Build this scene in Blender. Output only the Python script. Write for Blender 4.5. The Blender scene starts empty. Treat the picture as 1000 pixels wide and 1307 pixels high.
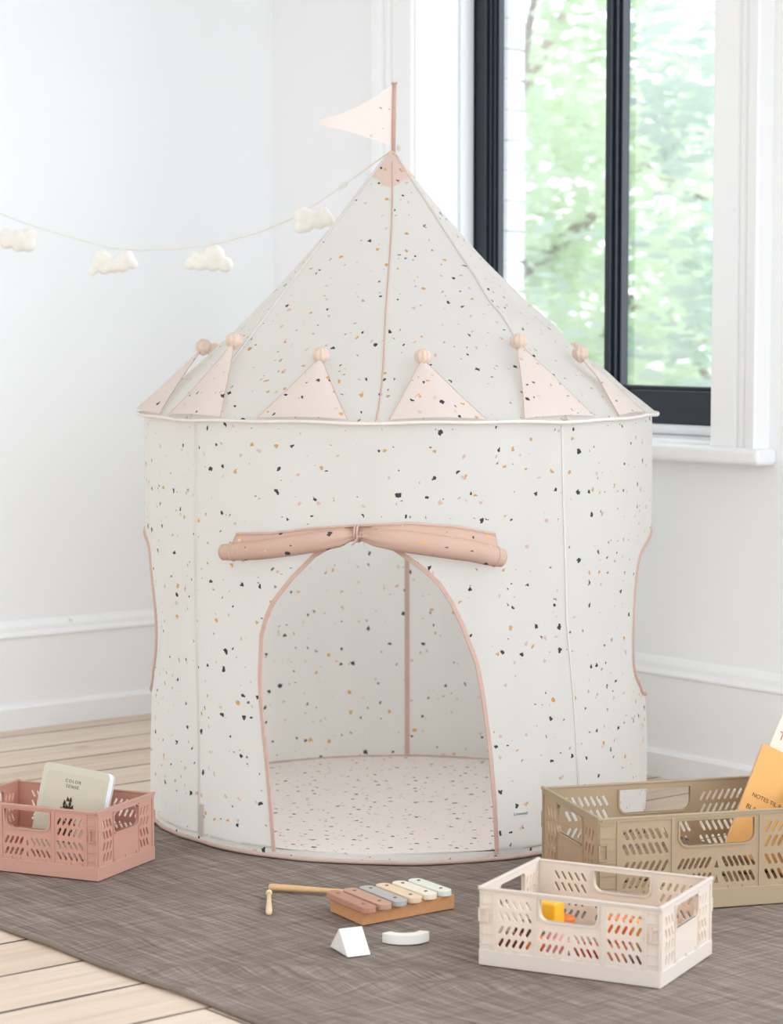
import bpy, bmesh, math, random
from mathutils import Vector, Matrix, noise
random.seed(7)
PI=math.pi; rad=math.radians
SC=bpy.context.scene; COL=SC.collection
SC.view_settings.view_transform='Standard'; SC.view_settings.look='None'
SC.view_settings.gamma=1.0; SC.view_settings.use_curve_mapping=False
SC.view_settings.exposure=0.16
SC.cycles.use_denoising=True
SC.cycles.max_bounces=10; SC.cycles.diffuse_bounces=5; SC.cycles.transparent_max_bounces=16

# ------------------------------------------------------------------ helpers
def srgb(r,g,b):
    f=lambda c:(c/12.92 if c<=.04045 else ((c+.055)/1.055)**2.4)
    return (f(r/255),f(g/255),f(b/255),1)
def link(o,parent=None):
    COL.objects.link(o)
    if parent: o.parent=parent
    return o
def empty(name,loc=(0,0,0),rz=0,parent=None):
    o=bpy.data.objects.new(name,None); o.location=loc; o.rotation_euler=(0,0,rz); o.empty_display_size=.05
    return link(o,parent)
def tag(o,label=None,cat=None,group=None,kind=None):
    if label:o['label']=label
    if cat:o['category']=cat
    if group:o['group']=group
    if kind:o['kind']=kind
    return o
def obj(name,bm,m,parent=None,smooth=False,bevel=0,seg=2):
    me=bpy.data.meshes.new(name)
    bmesh.ops.recalc_face_normals(bm,faces=bm.faces) if smooth!='keep' else None
    bm.to_mesh(me); bm.free()
    for mm in (m if isinstance(m,(list,tuple)) else [m]): me.materials.append(mm)
    o=bpy.data.objects.new(name,me); link(o,parent)
    if smooth:
        for p in me.polygons:p.use_smooth=True
    if bevel:
        b=o.modifiers.new('bevel','BEVEL'); b.width=bevel; b.segments=seg; b.limit_method='ANGLE'; b.angle_limit=rad(40)
    return o
def box(bm,x0,x1,y0,y1,z0,z1,M=None,mi=0):
    vs=[bm.verts.new(Vector((x,y,z)) if M is None else M@Vector((x,y,z))) for z in(z0,z1) for y in(y0,y1) for x in(x0,x1)]
    for f in((0,2,3,1),(4,5,7,6),(0,1,5,4),(2,6,7,3),(0,4,6,2),(1,3,7,5)):
        bm.faces.new([vs[i] for i in f]).material_index=mi
def tube(bm,pts,r,n=8,closed=False,cap=True):
    P=[Vector(p) for p in pts]; N=len(P); rings=[]
    up=None
    for i,p in enumerate(P):
        if closed: t=(P[(i+1)%N]-P[i-1])
        else: t=P[min(i+1,N-1)]-P[max(i-1,0)]
        t.normalize()
        if up is None:
            up=Vector((0,0,1)) if abs(t.z)<.9 else Vector((1,0,0))
        s=t.cross(up); s.normalize(); u=s.cross(t); u.normalize(); up=u
        rr=r[i] if isinstance(r,(list,tuple)) else r
        rings.append([bm.verts.new(p+s*math.cos(2*PI*k/n)*rr+u*math.sin(2*PI*k/n)*rr) for k in range(n)])
    for i in range(N if closed else N-1):
        a=rings[i];b=rings[(i+1)%N]
        for k in range(n): bm.faces.new((a[k],a[(k+1)%n],b[(k+1)%n],b[k]))
    if cap and not closed:
        bm.faces.new(rings[0]);bm.faces.new(list(reversed(rings[-1])))
def ribbon(bm,pts,normals,w,th):
    """flat tape of width w and thickness th following pts"""
    P=[Vector(p) for p in pts];N=len(P);rings=[]
    for i,p in enumerate(P):
        t=(P[min(i+1,N-1)]-P[max(i-1,0)]).normalized(); nn=Vector(normals[i]).normalized(); s=t.cross(nn).normalized()
        rings.append([bm.verts.new(p+s*a*w/2+nn*b*th) for a,b in((-1,0),(1,0),(.85,1),(-.85,1))])
    for i in range(N-1):
        a=rings[i];b=rings[i+1]
        for k in range(4): bm.faces.new((a[k],a[(k+1)%4],b[(k+1)%4],b[k]))
    bm.faces.new(rings[0]);bm.faces.new(list(reversed(rings[-1])))
def prism(bm,poly,y0,y1,M=None):
    """extrude an xz polygon along y"""
    T=(lambda v:v) if M is None else (lambda v:M@v)
    a=[bm.verts.new(T(Vector((x,y0,z)))) for x,z in poly];b=[bm.verts.new(T(Vector((x,y1,z)))) for x,z in poly]
    n=len(poly)
    bm.faces.new(a);bm.faces.new(list(reversed(b)))
    for k in range(n): bm.faces.new((a[k],b[k],b[(k+1)%n],a[(k+1)%n]))
def prism_z(bm,poly,z0,z1,M=None):
    T=(lambda v:v) if M is None else (lambda v:M@v)
    a=[bm.verts.new(T(Vector((x,y,z0)))) for x,y in poly];b=[bm.verts.new(T(Vector((x,y,z1)))) for x,y in poly]
    n=len(poly)
    bm.faces.new(a);bm.faces.new(list(reversed(b)))
    for k in range(n): bm.faces.new((a[k],b[k],b[(k+1)%n],a[(k+1)%n]))
def plate(loops,th,bevel=0):
    """2-D polygon with holes (loops of (x,y)) -> thick mesh in the xy plane, centred on z=0"""
    cu=bpy.data.curves.new('tmp','CURVE'); cu.dimensions='2D'; cu.fill_mode='BOTH'; cu.extrude=th/2
    for L in loops:
        s=cu.splines.new('POLY'); s.points.add(len(L)-1); s.use_cyclic_u=True
        for i,(x,y) in enumerate(L): s.points[i].co=(x,y,0,1)
    o=bpy.data.objects.new('tmp',cu); COL.objects.link(o)
    dg=bpy.context.evaluated_depsgraph_get(); me=bpy.data.meshes.new_from_object(o.evaluated_get(dg))
    bpy.data.objects.remove(o); bpy.data.curves.remove(cu)
    bm=bmesh.new(); bm.from_mesh(me); bpy.data.meshes.remove(me)
    return bm
def add_plate(bm,loops,th,M):
    b=plate(loops,th); me=bpy.data.meshes.new('t'); b.transform(M); b.to_mesh(me); b.free(); bm.from_mesh(me); bpy.data.meshes.remove(me)
def rrect(x0,x1,y0,y1,r,n=5,corners=(1,1,1,1)):
    out=[]
    for (cx,cy,a0,c) in((x1-r,y0+r,-90,corners[0]),(x1-r,y1-r,0,corners[1]),(x0+r,y1-r,90,corners[2]),(x0+r,y0+r,180,corners[3])):
        if c:
            for k in range(n+1):
                a=rad(a0+90*k/n); out.append((cx+r*math.cos(a),cy+r*math.sin(a)))
        else:
            out.append((cx+(r if a0 in(-90,0) else -r),cy+(r if a0 in(0,90) else -r)))
    return out
def capsule(xa,ya,xb,yb,r,n=4):
    a=math.atan2(yb-ya,xb-xa);out=[]
    for k in range(n+1): t=a+PI/2+PI*k/n; out.append((xa+r*math.cos(t),ya+r*math.sin(t)))
    for k in range(n+1): t=a-PI/2+PI*k/n; out.append((xb+r*math.cos(t),yb+r*math.sin(t)))
    return out
def text_obj(name,s,size,m,parent,M,spacing=1.0,align='CENTER',th=.0002):
    cu=bpy.data.curves.new(name,'FONT'); cu.body=s; cu.size=size; cu.align_x=align; cu.extrude=th; cu.space_character=spacing; cu.space_line=1.15
    t=bpy.data.objects.new(name,cu); COL.objects.link(t)
    dg=bpy.context.evaluated_depsgraph_get(); me=bpy.data.meshes.new_from_object(t.evaluated_get(dg))
    bpy.data.objects.remove(t); me.transform(M); me.materials.clear(); me.materials.append(m)
    o=bpy.data.objects.new(name,me); return link(o,parent)

# ------------------------------------------------------------------ materials
class NT:
    def __init__(s,name):
        s.m=bpy.data.materials.new(name); s.m.use_nodes=True; s.t=s.m.node_tree; s.t.nodes.clear()
        s.out=s.t.nodes.new('ShaderNodeOutputMaterial')
    def n(s,typ,**k):
        x=s.t.nodes.new('ShaderNode'+typ)
        for a,b in k.items():
            if a.startswith('i_'):
                key=a[2:]
                key=int(key) if key.isdigit() else key.replace('_',' ')
                s.set(x.inputs[key],b)
            else: setattr(x,a,b)
        return x
    def set(s,sock,v):
        if isinstance(v,bpy.types.NodeSocket): s.t.links.new(v,sock)
        else: sock.default_value=v
    def math(s,op,a,b=0,c=0):
        x=s.n('Math',operation=op); s.set(x.inputs[0],a); s.set(x.inputs[1],b); s.set(x.inputs[2],c); return x.outputs[0]
    def mix(s,f,a,b,bt='MIX'):
        x=s.n('Mix',data_type='RGBA',blend_type=bt); s.set(x.inputs[0],f); s.set(x.inputs[6],a); s.set(x.inputs[7],b); return x.outputs[2]
    def ramp(s,f,stops):
        x=s.n('ValToRGB'); s.set(x.inputs[0],f); e=x.color_ramp.elements
        while len(e)<len(stops): e.new(.5)
        for k,(p,c) in enumerate(stops): e[k].position=p; e[k].color=c
        return x.outputs[0]
    def noise(s,v,sc,det=3,rough=.5,dim='3D'):
        x=s.n('TexNoise',noise_dimensions=dim); s.set(x.inputs['Vector'],v); x.inputs['Scale'].default_value=sc; x.inputs['Detail'].default_value=det; x.inputs['Roughness'].default_value=rough; return x
    def bump(s,h,st,dist):
        x=s.n('Bump'); x.inputs['Strength'].default_value=st; x.inputs['Distance'].default_value=dist; s.set(x.inputs['Height'],h); return x.outputs[0]
    def surf(s,sh): s.t.links.new(sh,s.out.inputs[0]); return s.m
    def principled(s,col,rough=.5,normal=None,**k):
        p=s.n('BsdfPrincipled'); s.set(p.inputs['Base Color'],col); s.set(p.inputs['Roughness'],rough)
        if normal is not None: s.set(p.inputs['Normal'],normal)
        for a,b in k.items(): s.set(p.inputs[a.replace('_',' ')],b)
        return p.outputs[0]

def simple(name,col,rough=.5,var=.06,scale=20,bump=0,spec=.5,trans=0):
    t=NT(name); co=t.n('TexCoord').outputs['Object']
    nz=t.noise(co,scale,4)
    c=t.mix(nz.outputs[0],tuple(x*(1-var) for x in col[:3])+(1,),tuple(min(1,x*(1+var)) for x in col[:3])+(1,))
    nm=t.bump(nz.outputs[0],bump,.002) if bump else None
    sh=t.principled(c,rough,nm,Specular_IOR_Level=spec)
    if trans:
        tr=t.n('BsdfTranslucent'); t.set(tr.inputs[0],c)
        mx=t.n('MixShader'); mx.inputs[0].default_value=trans; t.t.links.new(sh,mx.inputs[1]); t.t.links.new(tr.outputs[0],mx.inputs[2]); sh=mx.outputs[0]
    return t.surf(sh)

def fabric(name,base,chips=True,trans=.66,var=.03,dens=1.0,coord='UV'):
    t=NT(name); uv=t.n('TexCoord').outputs[coord]
    soft=t.noise(uv,5,2,dim='2D' if coord=='UV' else '3D').outputs[0]
    c=t.mix(soft,tuple(x*(1-var) for x in base[:3])+(1,),base)
    if chips:
        nz=t.noise(uv,130,1,dim='2D').outputs[1]
        sub=t.n('VectorMath',operation='SUBTRACT'); t.set(sub.inputs[0],nz); sub.inputs[1].default_value=(.5,.5,.5)
        scl=t.n('VectorMath',operation='SCALE'); t.set(scl.inputs[0],sub.outputs[0]); scl.inputs['Scale'].default_value=.009
        layers=[(24.0,(0,0,0),srgb(78,80,86),.098,.36),(21.0,(3.3,7.1,0),srgb(222,176,118),.074,.44),(23.0,(9.7,1.3,0),srgb(230,202,190),.072,.34),(31.0,(5.1,4.4,0),srgb(128,128,134),.058,.22)]
        for sc,off,colr,thr,prob in layers:
            add=t.n('VectorMath',operation='ADD'); t.set(add.inputs[0],uv); t.set(add.inputs[1],scl.outputs[0])
            add2=t.n('VectorMath',operation='ADD'); t.set(add2.inputs[0],add.outputs[0]); add2.inputs[1].default_value=off
            v=t.n('TexVoronoi',voronoi_dimensions='2D',feature='F1'); t.set(v.inputs['Vector'],add2.outputs[0]); v.inputs['Scale'].default_value=sc
            sep=t.n('SeparateColor'); t.set(sep.inputs[0],v.outputs['Color'])
            th=t.math('MULTIPLY_ADD',sep.outputs[0],thr*.75,thr*.42)
            inside=t.math('LESS_THAN',v.outputs['Distance'],th)
            keep=t.math('LESS_THAN',sep.outputs[1],prob*dens)
            c=t.mix(t.math('MULTIPLY',inside,keep),c,colr)
    d=t.n('BsdfDiffuse'); t.set(d.inputs[0],c)
    tr=t.n('BsdfTranslucent'); t.set(tr.inputs[0],c)
    mx=t.n('MixShader'); mx.inputs[0].default_value=trans; t.t.links.new(d.outputs[0],mx.inputs[1]); t.t.links.new(tr.outputs[0],mx.inputs[2])
    return t.surf(mx.outputs[0])

def wall_mat():
    t=NT('painted_plaster'); co=t.n('TexCoord').outputs['Object']
    a=t.noise(co,2.2,3).outputs[0]; b=t.noise(co,60,3).outputs[0]; g=t.noise(co,7,5,.65).outputs[0]
    c=t.mix(a,srgb(244,246,247),srgb(247,248,248))
    h=t.math('MULTIPLY_ADD',b,.15,g)
    return t.surf(t.principled(c,.62,t.bump(h,.22,.004),Specular_IOR_Level=.25))
def trim_mat():
    t=NT('white_gloss_paint'); co=t.n('TexCoord').outputs['Object']
    g=t.noise(co,18,5,.6).outputs[0]
    v=t.n('TexVoronoi',feature='F1'); t.set(v.inputs['Vector'],co); v.inputs['Scale'].default_value=9
    sep=t.n('SeparateColor'); t.set(sep.inputs[0],v.outputs['Color'])
    dent=t.math('MULTIPLY',t.math('LESS_THAN',v.outputs['Distance'],.07),t.math('LESS_THAN',sep.outputs[0],.13))
    c=t.mix(g,srgb(244,245,246),srgb(246,247,247))
    c=t.mix(t.math('MULTIPLY',dent,.5),c,srgb(196,190,180))
    return t.surf(t.principled(c,.32,t.bump(t.math('SUBTRACT',g,t.math('MULTIPLY',dent,.5)),.12,.004),Specular_IOR_Level=.4))
def plank_mat():
    t=NT('pale_pine_planks'); co=t.n('TexCoord').outputs['Object']
    s=t.n('SeparateXYZ'); t.set(s.inputs[0],co); x,y=s.outputs[0],s.outputs[1]
    W=.169
    wob=t.math('MULTIPLY',t.math('SUBTRACT',t.noise(co,1.3,2).outputs[0],.5),.012)
    xs=t.math('DIVIDE',t.math('ADD',t.math('ADD',x,wob),-.110),W)
    idx=t.math('FLOOR',xs); fr=t.math('SUBTRACT',xs,idx)
    wn=t.n('TexWhiteNoise',noise_dimensions='1D'); t.set(wn.inputs['W'],idx)
    ys=t.math('DIVIDE',t.math('ADD',y,t.math('MULTIPLY',wn.outputs[0],2.3)),2.3)
    yi=t.math('FLOOR',ys); yf=t.math('SUBTRACT',ys,yi)
    wn2=t.n('TexWhiteNoise',noise_dimensions='2D'); cmb=t.n('CombineXYZ'); t.set(cmb.inputs[0],idx); t.set(cmb.inputs[1],yi); t.set(wn2.inputs['Vector'],cmb.outputs[0])
    gw=t.math('MULTIPLY_ADD',t.noise(co,3,3).outputs[0],.09,-.004)
    e1=t.math('LESS_THAN',fr,gw); e2=t.math('LESS_THAN',yf,.0018)
    gap=t.math('MAXIMUM',e1,e2)
    mp=t.n('Mapping'); t.set(mp.inputs[0],co); mp.inputs['Scale'].default_value=(34,1.6,1)
    off=t.n('VectorMath',operation='ADD'); t.set(off.inputs[0],mp.outputs[0]); cm=t.n('CombineXYZ'); t.set(cm.inputs[2],t.math('MULTIPLY',wn2.outputs[0],40)); t.set(off.inputs[1],cm.outputs[0])
    g=t.noise(off.outputs[0],1.3,6,.65).outputs[0]
    kn=t.n('TexVoronoi'); mk=t.n('Mapping'); t.set(mk.inputs[0],co); mk.inputs['Scale'].default_value=(9,3.2,1); t.set(kn.inputs['Vector'],mk.outputs[0]); kn.inputs['Scale'].default_value=1
    sk=t.n('SeparateColor'); t.set(sk.inputs[0],kn.outputs['Color'])
    knot=t.math('MULTIPLY',t.math('SUBTRACT',1,t.n('MapRange',i_1=.04,i_2=.13,i_0=kn.outputs['Distance']).outputs[0]),t.math('LESS_THAN',sk.outputs[0],.18))
    base=t.ramp(g,[(.25,srgb(206,184,163)),(.5,srgb(224,208,192)),(.75,srgb(236,223,210))])
    tint=t.mix(wn2.outputs[0],srgb(240,232,224),srgb(255,253,250))
    c=t.mix(1.0,base,tint,'MULTIPLY')
    c=t.mix(t.math('MULTIPLY',knot,.6),c,srgb(140,96,62))
    st=t.n('MapRange',i_1=.52,i_2=.72,i_0=t.noise(co,1.7,4).outputs[0]).outputs[0]
    c=t.mix(t.math('MULTIPLY',st,.25),c,srgb(198,172,148))
    c=t.mix(gap,c,srgb(70,52,38))
    h=t.math('SUBTRACT',t.math('MULTIPLY',g,.15),gap)
    return t.surf(t.principled(c,.5,t.bump(h,.5,.004),Specular_IOR_Level=.3))
def rug_mat():
    t=NT('woven_grey_rug'); co=t.n('TexCoord').outputs['Object']
    def st(sx,sy,sc,d=4):
        m=t.n('Mapping'); t.set(m.inputs[0],co); m.inputs['Scale'].default_value=(sx,sy,0); m.inputs['Rotation'].default_value=(0,0,rad(3)); return t.noise(m.outputs[0],sc,d,.6).outputs[0]
    a=st(6,200,1,2); b=st(200,6,1,2); big=t.noise(co,4,4,.6).outputs[0]; mid=st(5,40,1.6,4); fine=st(420,420,1,2)
    v=t.math('ADD',t.math('ADD',t.math('MULTIPLY',a,.34),t.math('MULTIPLY',b,.26)),t.math('ADD',t.math('MULTIPLY',mid,.2),t.math('MULTIPLY',fine,.2)))
    c=t.ramp(v,[(.34,srgb(90,81,74)),(.5,srgb(142,131,122)),(.66,srgb(190,179,169))])
    c=t.mix(big,c,t.mix(1,c,srgb(214,208,204),'MULTIPLY'))
    return t.surf(t.principled(c,.95,t.bump(v,.9,.004),Specular_IOR_Level=.1))
def glass_mat():
    t=NT('window_glass'); tr=t.n('BsdfTransparent'); gl=t.n('BsdfGlossy'); gl.inputs['Roughness'].default_value=.02
    fr=t.n('Fresnel'); fr.inputs[0].default_value=1.45
    f=t.math('MULTIPLY',fr.outputs[0],.5)
    mx=t.n('MixShader'); t.set(mx.inputs[0],f); t.t.links.new(tr.outputs[0],mx.inputs[1]); t.t.links.new(gl.outputs[0],mx.inputs[2])
    return t.surf(mx.outputs[0])
def leaf_mat(name,a,b):
    t=NT(name); oi=t.n('TexCoord').outputs['Object']; nz=t.noise(oi,2.5,3).outputs[0]; nf=t.noise(oi,9,2).outputs[0]
    c=t.mix(t.math('MULTIPLY_ADD',nf,.5,t.math('MULTIPLY',nz,.5)),a,b)
    d=t.n('BsdfDiffuse'); t.set(d.inputs[0],c); tr=t.n('BsdfTranslucent'); t.set(tr.inputs[0],c)
    mx=t.n('MixShader'); mx.inputs[0].default_value=.5; t.t.links.new(d.outputs[0],mx.inputs[1]); t.t.links.new(tr.outputs[0],mx.inputs[2])
    return t.surf(mx.outputs[0])
def wood_mat(name,a,b,scale=1):
    t=NT(name); co=t.n('TexCoord').outputs['Object']; m=t.n('Mapping'); t.set(m.inputs[0],co); m.inputs['Scale'].default_value=(12*scale,90*scale,90*scale)
    g=t.noise(m.outputs[0],1,5,.6).outputs[0]
    return t.surf(t.principled(t.mix(g,a,b),.5,t.bump(g,.1,.001)))

M_wall=wall_mat(); M_trim=trim_mat(); M_plank=plank_mat(); M_rug=rug_mat(); M_glass=glass_mat()
M_rugedge=simple('rug_binding',srgb(124,110,97),.9,.15,200)
M_black=simple('blue_black_window_paint',srgb(20,32,42),.4,.25,40,.15)
M_brickwhite=simple('whitewashed_brick',srgb(222,220,218),.8,.12,30,.8)
M_fab=fabric('terrazzo_print_cotton',srgb(240,239,235))
M_fabpink=fabric('terrazzo_print_pink_backed',srgb(236,216,204),trans=.3)
M_fabfloor=fabric('terrazzo_print_floor',srgb(234,225,220),trans=0,dens=1.8)
M_flap=fabric('terrazzo_print_flap',srgb(238,226,219),trans=.4,dens=1.1)
M_pink=simple('dusty_pink_binding',srgb(210,178,163),.85,.12,60,trans=.12)
M_roll=fabric('rolled_pink_cotton',srgb(206,174,157),trans=.08,dens=1.7)
M_pompom=simple('pompom_cotton',srgb(216,194,178),.9,.08,120,.2)
M_cream=simple('cream_piping',srgb(224,215,207),.8,.05,60)
M_seam=simple('seam_cotton',srgb(226,220,214),.85,.05,60,trans=.2)
M_cloud=simple('cream_felt',srgb(240,236,228),.95,.03,150,.35)
M_cord=simple('cream_cord',srgb(232,228,218),.9,.08,300)

# ------------------------------------------------------------------ room  (x along the window wall, -y into the room)
bm=bmesh.new(); box(bm,-.2,7,-7,.0,-.1,0); fl=tag(obj('floor',bm,M_plank),kind='structure')
VX0,VX1=2.6,5.2   # a second, larger window of the room, right of the frame
WX0,WX1,WZ0,WZ1=.60,1.61,.735,2.62
bm=bmesh.new()
box(bm,-.2,WX0,0,.22,0,3.0);box(bm,WX1,VX0,0,.22,0,3.0);box(bm,VX1,7,0,.22,0,3.0);box(bm,VX0,VX1,0,.22,0,.5);box(bm,VX0,VX1,0,.22,2.5,3.0);box(bm,WX0,WX1,0,.22,0,WZ0);box(bm,WX0,WX1,0,.22,WZ1,3.0)
tag(obj('wall_right',bm,M_wall),kind='structure')
bm=bmesh.new(); box(bm,-.2,0,-7,0,0,3.0); tag(obj('wall_left',bm,M_wall),kind='structure')
bm=bmesh.new(); box(bm,-.2,5.7,-4.8,.22,3.0,3.1); tag(obj('ceiling',bm,M_wall),kind='structure')
# skirting boards with plinth and moulding (profile: offset from wall, height)
prof=[(0,0),(.034,0),(.034,.052),(.030,.058),(.018,.060),(.018,.222),(.024,.226),(.024,.230),(.016,.238),(.014,.250),(.009,.256),(.004,.262),(0,.264)]
def skirt(name,axis):
    bm=bmesh.new()
    if axis=='x':
        a=[bm.verts.new((.0,-o,z)) for o,z in prof]; b=[bm.verts.new((7,-o,z*.975)) for o,z in prof]
    else:
        a=[bm.verts.new((o,0,z)) for o,z in prof]; b=[bm.verts.new((o,-7,z)) for o,z in prof]
    for k in range(len(prof)-1): bm.faces.new((a[k],b[k],b[k+1],a[k+1]))
    bm.faces.new(b);bm.faces.new(a)
    tag(obj(name,bm,M_trim),kind='structure')
skirt('baseboard_right','x');skirt('baseboard_left','y')
# window casing (trim) : moulded profile
def casing(name,xin,s):
    """xin = inner edge, s = direction away from the opening"""
    pr=[(0,0),(0,.030),(.004,.033),(.070,.033),(.074,.026),(.080,.026),(.084,.034),(.094,.036),(.098,.030),(.104,.030),(.108,.040),(.136,.046),(.140,.040),(.140,0)]
    bm=bmesh.new(); a=[bm.verts.new((xin+s*o,-d,WZ0)) for o,d in pr]; b=[bm.verts.new((xin+s*o,-d,WZ1+.14)) for o,d in pr]
    n=len(pr)
    for k in range(n): bm.faces.new((a[k],a[(k+1)%n],b[(k+1)%n],b[k]))
    bm.faces.new(a);bm.faces.new(b)
    tag(obj(name,bm,M_trim),kind='structure')
casing('trim_1',WX0+.005,-1);casing('trim_2',WX1-.005,1)
bm=bmesh.new(); box(bm,WX0-.14,WX1+.14,-.046,0,WZ1,WZ1+.14); tag(obj('trim_3',bm,M_trim,bevel=.006),kind='structure')
# sill with rounded nose
bm=bmesh.new(); box(bm,WX0-.155,WX1+.158,-.062,.0,.700,.735); box(bm,WX0,WX1,0,.215,.700,.742); box(bm,WX0,WX1,.150,.235,.742,.766)
tag(obj('trim_4',bm,M_trim,bevel=.010,seg=3),kind='structure')
# the window itself
win=tag(empty('window_1',(0,0,0)),kind='structure')
bm=bmesh.new()  # reveal linings
box(bm,WX0,WX0+.010,-.02,.160,WZ0,WZ1);box(bm,WX1-.010,WX1,-.02,.160,WZ0,WZ1)
box(bm,WX0+.010,WX0+.018,.118,.160,WZ0,WZ1);box(bm,WX1-.018,WX1-.010,.118,.160,WZ0,WZ1)
obj('jamb_lining',bm,M_trim,win,bevel=.002)
SY=.163
bm=bmesh.new(); box(bm,WX0,WX0+.056,SY,SY+.045,.766,WZ1)
for k,(w,d) in enumerate(((.008,.010),(.007,.018),(.006,.026))): 
    x=WX0+.056+sum((.008,.007,.006)[:k]); box(bm,x,x+w,SY+d,SY+.045,.766,WZ1)
obj('left_stile',bm,M_black,win,bevel=.0015)
bm=bmesh.new(); box(bm,WX1-.056,WX1,SY,SY+.045,.766,WZ1)
for k,(w,d) in enumerate(((.008,.010),(.007,.018),(.006,.026))):
    x=WX1-.056-sum((.008,.007,.006)[:k]); box(bm,x-w,x,SY+d,SY+.045,.766,WZ1)
obj('right_stile',bm,M_black,win,bevel=.0015)
MX=1.092
bm=bmesh.new(); box(bm,MX-.008,MX+.008,SY-.004,SY+.045,.85,WZ1); box(bm,MX-.016,MX+.016,SY+.008,SY+.045,.85,WZ1); box(bm,MX-.023,MX+.023,SY+.020,SY+.045,.85,WZ1)
obj('centre_mullion',bm,M_black,win,bevel=.0015)
bm=bmesh.new(); box(bm,WX0+.056,WX1-.056,SY,SY+.045,.766,.842); box(bm,WX0+.056,WX1-.056,SY+.014,SY+.045,.842,.852)
obj('bottom_rail',bm,M_black,win,bevel=.002)
bm=bmesh.new(); box(bm,WX0+.056,WX1-.056,SY,SY+.045,WZ1-.08,WZ1); obj('top_rail',bm,M_black,win,bevel=.002)
for nm,a,b in (('glass_pane',WX0+.07,MX-.01),('glass_pane',MX+.01,WX1-.07)):
    bm=bmesh.new(); box(bm,a,b,SY+.034,SY+.038,.845,WZ1-.07); obj(nm,bm,M_glass,win)
win2=tag(empty('window_2',(0,0,0)),kind='structure')
bm=bmesh.new()
for a,b in((VX0,VX0+.06),((VX0+VX1)/2-.025,(VX0+VX1)/2+.025),(VX1-.06,VX1)): box(bm,a,b,SY,SY+.045,.5,2.5)
box(bm,VX0+.06,VX1-.06,SY,SY+.045,.5,.58);box(bm,VX0+.06,VX1-.06,SY,SY+.045,2.42,2.5)
obj('sash_frame',bm,M_black,win2,bevel=.002)
# whitewashed masonry reveal outside
bm=bmesh.new(); z=.55;k=0
while z<2.9:
    d=.003 if k%2 else 0.0
    box(bm,.3,.640-.002*(k%3),.215,.315-d,z,z+.071); box(bm,1.579+.002*(k%3),1.9,.215,.315-d,z,z+.071); z+=.075;k+=1
box(bm,.3,.634,.215,.30,.5,2.95);box(bm,1.585,1.9,.215,.30,.5,2.95);box(bm,.634,1.585,.215,.36,.5,.735)
tag(obj('trim_5',bm,M_brickwhite,bevel=.004),kind='structure')

# ------------------------------------------------------------------ rug
RX0,RX1,RY0,RY1=1.20,4.4,-1.83,-.47
bm=bmesh.new(); nx,ny=640,290
def rz(x,y):
    h=.0045+.0016*noise.noise(Vector((x*3,y*9,0)))
    mk=min(1,max(0,(-1.405+.426*(x-2.398)-y)/.08))
    for (cx,cy,ang,L,a,w) in ridges:
        dx,dy=x-cx,y-cy; u=dx*math.cos(ang)+dy*math.sin(ang); v=-dx*math.sin(ang)+dy*math.cos(ang)+.012*math.sin(u*7)
        if abs(u)<L: h+=mk*a*math.exp(-(v/w)**2)*(math.cos(u/L*PI/2))
    return h
ridges=[(2.25,-1.62,rad(52),.42,.008,.024),(2.42,-1.55,rad(55),.5,.007,.022),(2.0,-1.62,rad(60),.4,.005,.03),(2.62,-1.62,rad(48),.35,.005,.03),(1.72,-1.62,rad(62),.3,.003,.02),(2.3,-1.2,rad(70),.3,.0025,.02)]
g=[]
for j in range(ny+1):
    row=[]
    for i in range(nx+1):
        x=RX0+(RX1-RX0)*i/nx; y=RY0+(RY1-RY0)*j/ny
        e=.004*math.sin(x*6)+.0025*math.sin(x*17+1)
        yy=y+e*(1-j/ny)
        z=rz(x,y)
        ed=min(i,nx-i,j,ny-j)
        row.append(bm.verts.new((x,yy,z if ed>0 else z)))
    g.append(row)
for j in range(ny):
    for i in range(nx): bm.faces.new((g[j][i],g[j][i+1],g[j+1][i+1],g[j+1][i]))
per=[g[0][i] for i in range(nx+1)]+[g[j][nx] for j in range(1,ny+1)]+[g[ny][i] for i in range(nx-1,-1,-1)]+[g[j][0] for j in range(ny-1,0,-1)]
perc=[v.co.copy() for v in per]
low=[bm.verts.new((c.x,c.y,.0004)) for c in perc]
for k in range(len(per)): bm.faces.new((per[k],low[k],low[(k+1)%len(per)],per[(k+1)%len(per)]))
rug=tag(obj('area_rug',bm,M_rug,smooth=True),'large grey brown woven rug on the pale plank floor','rug')
bm=bmesh.new(); tube(bm,[(c.x,c.y,c.z*.6+.0022) for c in perc],.0038,6,closed=True); obj('edge_binding',bm,M_rugedge,rug,smooth=True)
RZ=.0062   # what stands on the rug

# ------------------------------------------------------------------ tent
TC=(1.3647,-.6957,0); ROTZ=rad(50.8)
tent=tag(empty('play_tent',(TC[0],TC[1],RZ),ROTZ),'round castle shaped play tent in off-white cotton with terrazzo specks','tent')
RIB=[-49,37,130,221,311]; APX=(-.012,0,1.345-RZ); ZE=.815-RZ; RE=.526
def semi(z):
    t=z/ZE; return .505*(1-t)+.513*t,.545*(1-t)+.513*t
def fold(phi,z):
    a=rad(phi); k=math.sin(PI*min(1,max(0,z/ZE)))
    f=1.35*(.0035*math.sin(a*9+1.3*math.sin(z*4))+.0025*math.sin(a*17+z*3+.7)+.0016*math.sin(a*31-z*5))
    w=.003*noise.noise(Vector((phi*.06,z*1.6,3.3)))
    pin=0
    for c0,s,amp in((86,20,.017),(-86,20,.014)):
        pin-=amp*math.exp(-((phi-c0)/s)**2)*math.exp(-((z-.36)/.17)**2)
    return f*(.35+.65*k)+w*k+pin
def W(phi,z,off=0):
    a,b=semi(z); f=fold(phi if phi<180 else phi-360,z)
    t=rad(phi); return Vector(((a+f+off)*math.sin(t),-(b+f+off)*math.cos(t),z))
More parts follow.
